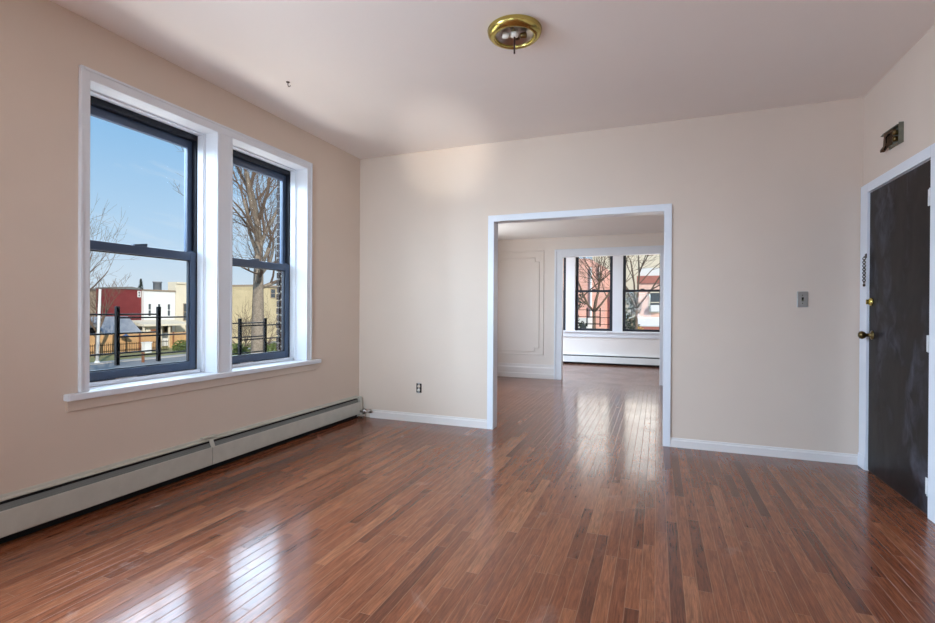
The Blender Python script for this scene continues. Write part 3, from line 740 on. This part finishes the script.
# fences
def wood_fence(y0, y1, x, zt, label):
    f_ = thing('wood_fence', (x, (y0+y1)/2, G0), label, 'fence', 'cedar fences across the street')
    k = MB(); y = y0
    while y < y1-.01:
        k.box(x-.02, x+.02, y, min(y+.19, y1), G0, zt+random.uniform(-.02, .02)); y += .2
    k.build('fence_board', M['wood'], f_)
    y = y0+.3
    while y < y1: MB().box(x+.02, x+.12, y, y+.12, G0, zt+.06).build('fence_post', M['post'], f_); y += 2.2
wood_fence(26.6, 33.2, -44.5, -1.16, 'orange cedar board fence in front of the garages')
wood_fence(35.7, 38.0, -46.2, -1.30, 'short orange cedar fence under the white house porch')
fi = thing('iron_fence', (-43.5, 29, G0), 'low dark iron picket fence in front of the cedar boards', 'fence')
k = MB(); y = 26.0
while y < 33.4: k.box(-43.41, -43.39, y, y+.025, G0, -1.85); y += .16
k.build('picket', M['iron'], fi); fi.children[0]['kind'] = 'stuff'
MB().box(-43.43, -43.37, 26.0, 33.4, -2.0, -1.95).box(-43.43, -43.37, 26.0, 33.4, -2.75, -2.7).build('rail', M['iron'], fi)
# street furniture
pl = thing('lamp_post', (-38, 23.7, G0), 'slim white leaning street pole at the edge of the street window', 'pole')
MB().tube([(-38, 23.66, G0), (-38, 23.85, 2.55)], [.11, .08], 12).build('pole', M['polemat'], pl)
MB().lathe([(0, 0), (.2, 0), (.2, .08), (.13, .22), (0, .22)], (-38, 23.66, G0), seg=16).build('pole_base', M['polemat'], pl)
for (y, zt, lab) in ((25.66, -2.2, 'reddish wooden post by the roadside below the white box'), (26.79, -2.15, 'reddish wooden post by the roadside nearer the tree')):
    k = thing('wooden_post', (-36, y, G0), lab, 'post', 'wooden posts by the roadside')
    MB().box(-36.07, -35.93, y-.07, y+.07, G0, zt).build('post_shaft', M['post'], k); MB().box(-36.09, -35.91, y-.09, y+.09, zt, zt+.06).build('post_cap', M['post'], k)
um = thing('parasol', (-44.0, 29.8, G0), 'small navy parasol standing in front of the cedar fence', 'parasol')
MB().lathe([(0, -1.12), (.38, -1.38), (.38, -1.43), (0, -1.2)], (-44.0, 29.8, 0), seg=10, smooth=False).build('canopy', M['navy'], um)
MB().tube([(-44.0, 29.8, G0), (-44.0, 29.8, -1.2)], .03, 8).build('pole', M['iron'], um)
bxx = thing('utility_box', (-42.75, 30.8, G0), 'white utility box on the lawn by the parasol', 'box')
MB().box(-43.0, -42.5, 30.5, 31.1, G0+.06, -1.95).build('cabinet', M['white_ext'], bxx, .02); MB().box(-43.03, -42.46, 30.46, 31.14, -1.95, -1.87).build('lid', M['white_ext'], bxx)

# leaf clumps
def blob_foliage(b, c, r, n, leaf, seed, squash=.8):
    rnd = random.Random(seed); c = Vector(c)
    for i in range(n):
        v = Vector((rnd.gauss(0, 1), rnd.gauss(0, 1), rnd.gauss(0, 1))).normalized()*r*(rnd.random()**.4); v.z *= squash
        p = c+v; a = Vector((rnd.uniform(-1, 1), rnd.uniform(-1, 1), rnd.uniform(-1, 1))).normalized()*leaf; d_ = a.orthogonal().normalized()*leaf*.6
        q = [b.bm.verts.new(x) for x in (p-a, p+d_, p+a, p-d_)]
        b.bm.faces.new(q)
def hedge(name, pts, r, label, mt, n=700, leaf=.14, seed=1):
    h_ = thing(name, (pts[0][0], pts[0][1], G0), label, 'shrub')
    b = MB()
    for i, p in enumerate(pts): blob_foliage(b, p, r, n, leaf, seed+i)
    b.build('foliage', mt, h_)
    for p in pts: MB().tube([(p[0], p[1], G0), p], [.05, .02], 6).build('stem', M['bark'], h_)
hedge('hedge', [(-22, 20.4+i*.62, -1.75+.15*math.sin(i*2.1)) for i in range(9)], 1.0, 'green hedge below the bare tree', M['leaf'], 480, .12, 11)
hedge('garden_shrub', [(-41.5, 33.2, -2.4), (-41.3, 34.4, -2.3), (-41.8, 35.6, -2.2)], .75, 'low green shrubs on the lawn before the cream house', M['leaf'], 260, .14, 31)
# conifer far behind
cf = thing('conifer', (-78, 55.2, G0), 'small dark conifer top behind the maroon building roof', 'tree')
b = MB(); rnd = random.Random(4)
for i in range(900):
    h_ = rnd.random(); zz = 5.9-7.5*h_; rad = 2.1*h_*(.5+.5*rnd.random()); an = rnd.random()*6.283
    p = Vector((-78+rad*math.cos(an), 55.2+rad*math.sin(an), zz)); a = Vector((math.cos(an), math.sin(an), -.35))*.22; d_ = Vector((-math.sin(an), math.cos(an), 0))*.1
    b.bm.faces.new([b.bm.verts.new(x) for x in (p-a, p+d_, p+a, p-d_)])
b.build('foliage', M['ever'], cf); MB().tube([(-78, 55.2, G0), (-78, 55.2, 5.4)], [.2, .04], 8).build('trunk', M['bark'], cf)

# bare trees
def bare_tree(name, base, height, r0, label, seed, lean=(0, 0), fork=.45, spread=.62, levels=6, mt=None, tw=None, first=None, rmin=.006):
    rnd = random.Random(seed)
    tr_ = thing(name, base, label, 'tree', None)
    trunk, tw_ = MB(), MB()
    base = Vector(base)
    def grow(p, d_, L, r, lev):
        n = 4; pts = [p]; rad = [r]; q = p.copy(); dd = d_.copy()
        for i in range(n):
            dd = (dd + Vector((rnd.gauss(0, .10), rnd.gauss(0, .10), rnd.gauss(0, .06)+.05))).normalized()
            q = q + dd*L/n; pts.append(q.copy()); rad.append(r*(1-.42*(i+1)/n))
        (trunk if lev <= 1 else tw_).tube(pts, rad, 10 if lev == 0 else (6 if lev <= 2 else 3), cap=lev < 2)
        if lev >= levels: return
        kids = rnd.randint(2, 3) + (1 if lev <= 1 else 0)
        for k_ in range(kids):
            f_ = 1.0 if k_ == 0 else rnd.uniform(.35, .98)
            i = min(int(f_*n), n); bp = pts[i]
            ax = dd.orthogonal().normalized(); ax = Quaternion(dd, rnd.random()*6.283) @ ax
            ang = rnd.uniform(.12, .35) if k_ == 0 else rnd.uniform(.4, .5+spread)
            nd = (Quaternion(ax, ang) @ dd).normalized(); nd = (nd + Vector((0, 0, .16))).normalized()
            grow(bp, nd, L*rnd.uniform(.62, .86), max(rad[i]*rnd.uniform(.55, .78), rmin), lev+1)
    top = base + Vector((lean[0], lean[1], height*fork))
    trunk.tube([base, base+(top-base)*.15, base+(top-base)*.6, top], [r0*1.35, r0*1.05, r0*.86, r0*.58], 14)
    for (dd, L, r) in first: grow(top if len(dd) == 3 else base+(top-base)*dd[3], Vector(dd[:3]).normalized(), L, r, 1)
    trunk.build('trunk', mt or M['bark'], tr_); tw_.build('branches', tw or M['twig'], tr_)
    return tr_
bare_tree('bare_tree', (-16, 16.4, G0), 11, .27, 'large bare grey tree filling the second front window', 5, (0, .1), .64, .62, 7, None, None,
          [((.05, .05, 1), 3.0, .15), ((.5, -.9, .75, .73), 2.2, .11), ((-.5, .9, .7, .77), 2.6, .11), ((-.5, -.3, 1.0, .9), 2.2, .085), ((.5, .9, .5, .70), 2.3, .085), ((.5, .3, 1.2, .95), 2.4, .09), ((-.3, .2, 1.1), 2.4, .09), ((.2, -.6, 1.0, .97), 2.0, .08)])
bare_tree('bare_tree', (-26, 14.6, G0), 8, .17, 'bare brown tree reaching in at the near edge of the street window', 12, (0, 0), .42, .7, 6, M['twig'], M['twig'],
          [((.1, .5, 1), 2.3, .10), ((-.3, .9, .6), 2.3, .09), ((.2, -.6, .9), 2.0, .08), ((-.5, .5, 1), 2.1, .08)])
bare_tree('bare_tree', (-42.3, 26.3, G0), 7, .15, 'bare tan tree in front of the long tan building', 21, (0, 0), .3, .8, 5, M['twig'], M['twig'],
          [((.1, .3, 1), 2.0, .09), ((-.3, .8, .8), 2.0, .08), ((.2, -.7, .8), 2.0, .08)], rmin=.014)
# tan building behind the big tree
tb = thing('tan_building', (-48, 50, G0), 'sunlit tan stucco building behind the large bare tree', 'building')
MB().box(-56, -45, 46.2, 70, G0, 3.85).build('building_wall', M['tan_ext'], tb)
MB().box(-56, -45.4, 42.4, 46.2, G0, 3.35).build('low_wing', M['tan_ext'], tb)
MB().box(-56, -44.8, 46.2, 70, 3.85, 4.1).build('parapet', M['greytan'], tb)
fwin(tb, -45, 48.4, 49.1, 2.6, 3.6, M['greytan']); fwin(tb, -45, 52, 52.8, 2.4, 3.6, M['greytan'])
for i, (x, y, sd) in enumerate(((-30, 29.2, 41), (-31, 32.6, 43))):
    bare_tree('bare_shrub', (x, y, G0), 4, .08, ('pale bare shrub against the tan building left of the big trunk', 'pale bare shrub against the tan building right of the big trunk')[i], sd, (0, 0), .15, .9, 5,
              M['twig'], M['twig'], [((.2, .4, 1), 1.6, .05), ((-.3, .9, .8), 1.5, .05), ((.2, -.8, .8), 1.5, .05), ((.1, -.2, 1), 1.7, .05)], rmin=.012)

# ---- what the far windows show
sb = thing('salmon_building', (-7, 42, G0), 'salmon brick building with white drainpipes behind the far guard', 'building')
MB().box(-16, -3.82, 40, 48, G0, 4.6).build('building_wall', M['saltbrick'], sb)
MB().prism([(-16, 4.6), (-3.82, 4.6), (-5.0, 5.3), (-9, 5.5), (-16, 5.5)], 'y', 40, 48).build('gable', M['saltbrick'], sb)
MB().tube([(-4.9, 39.9, G0), (-4.9, 39.9, 4.6)], .09, 8).build('drainpipe', M['white_ext'], sb)
MB().tube([(-4.3, 39.9, 3.55), (-4.3, 39.9, 4.6)], .06, 8).build('vent_pipe', M['white_ext'], sb)
wg = thing('white_garage', (-5.6, 38, G0), 'small white garage with an arched door before the salmon building', 'garage')
MB().box(-8, -4.72, 37, 39.5, G0, .62).build('garage_wall', M['white_ext'], wg)
MB().prism([(-5.3+.22*math.cos(a*math.pi/8)+.22, .0+.22*math.sin(a*math.pi/8)) for a in range(9)] + [(-5.3, G0+.01), (-4.86, G0+.01)], 'y', 36.96, 37.0).build('arched_door', M['darkglass'], wg)
ch_ = thing('cream_house', (-2.5, 56, G0), 'pale cream building between the two brick buildings', 'house')
MB().box(-6.5, 1, 54, 62, G0, 9.2).build('house_wall', M['cream_ext'], ch_); MB().box(-6.6, 1.1, 53.8, 62, 9.2, 9.6).build('cornice', M['greytan'], ch_)
pb = thing('pink_brick_house', (2, 42, G0), 'pink brick house with a white parapet and window air conditioner', 'house')
MB().box(-1.38, 6, 40, 48, G0, 3.3).build('house_wall', M['pinkbrick'], pb)
MB().box(-1.45, 6.1, 39.85, 48, 3.3, 3.86).build('cornice', M['cornice'], pb)
MB().box(-1.30, 6, 40.2, 48, 3.86, 4.48).build('parapet', M['white_ext'], pb)
ywin(pb, 40, -.50, .26, 1.10, 2.55, M['cream_ext'])
MB().box(-.46, .22, 39.6, 39.98, 1.12, 1.62).build('air_conditioner', M['white_ext'], pb, .03)
MB().prism([(40, .72), (38.9, .12), (38.9, .02), (40, .60)], 'x', -1.45, 5.5).build('canopy', M['white_ext'], pb)
MB().box(-1.45, 5.5, 38.95, 39.05, -.45, .02).build('canopy_fascia', M['cornice'], pb)
eg = thing('evergreen_shrub', (-1.5, 33, G0), 'tall dark evergreen at the edge of the pink brick house', 'shrub')
b = MB()
for i in range(8): blob_foliage(b, (-1.55+.18*math.sin(i*2.3), 33, -2.2+i*.60), .5, 130, .10, 60+i, 1.0)
b.build('foliage', M['ever'], eg); MB().tube([(-1.5, 33, G0), (-1.5, 33, 1.8)], [.12, .04], 8).build('trunk', M['bark'], eg)
yl = thing('yellow_shrub', (-1.1, 30, G0), 'shrub with yellow leaves in front of the dark evergreen', 'shrub')
b = MB()
for i in range(6): blob_foliage(b, (-1.15+.15*math.sin(i*1.7), 30, -2.2+i*.45), .32, 40, .08, 80+i, 1.0)
b.build('foliage', M['yleaf'], yl); MB().tube([(-1.1, 30, G0), (-1.15, 30, .3)], [.06, .02], 8).build('trunk', M['bark'], yl)
et = thing('evergreen_shrub', (-5.4, 36, G0), 'dark clump of evergreen against the salmon brick wall', 'shrub')
b = MB()
for i in range(7): blob_foliage(b, (-5.5+.25*math.sin(i*1.9), 36, -.6+i*.62), .55, 90, .11, 90+i, 1.0)
b.build('foliage', M['ever'], et); MB().tube([(-5.45, 36, G0), (-5.45, 36, 3.4)], [.14, .04], 8).build('trunk', M['bark'], et)
bare_tree('bare_tree', (-.9, 24.5, G0), 10, .10, 'slim bare tree before the pink brick house and yellow shrub', 78, (0, 0), .42, .75, 6, M['twig'], M['twig'],
          [((.1, 0, 1), 2.2, .06), ((.7, .1, .9), 2.2, .05), ((-.7, .1, .9), 2.2, .05), ((-.3, .2, 1), 2.4, .05)], rmin=.008)
bare_tree('bare_tree', (-3.6, 31, G0), 10, .15, 'bare tree spreading twigs over the salmon and pink brick buildings', 77, (0, 0), .40, .75, 6, M['twig'], M['twig'],
          [((.1, 0, 1), 2.4, .10), ((.8, .1, .8), 2.4, .08), ((-.8, .1, .8), 2.4, .08), ((.4, .2, 1), 2.5, .08)], rmin=.010)
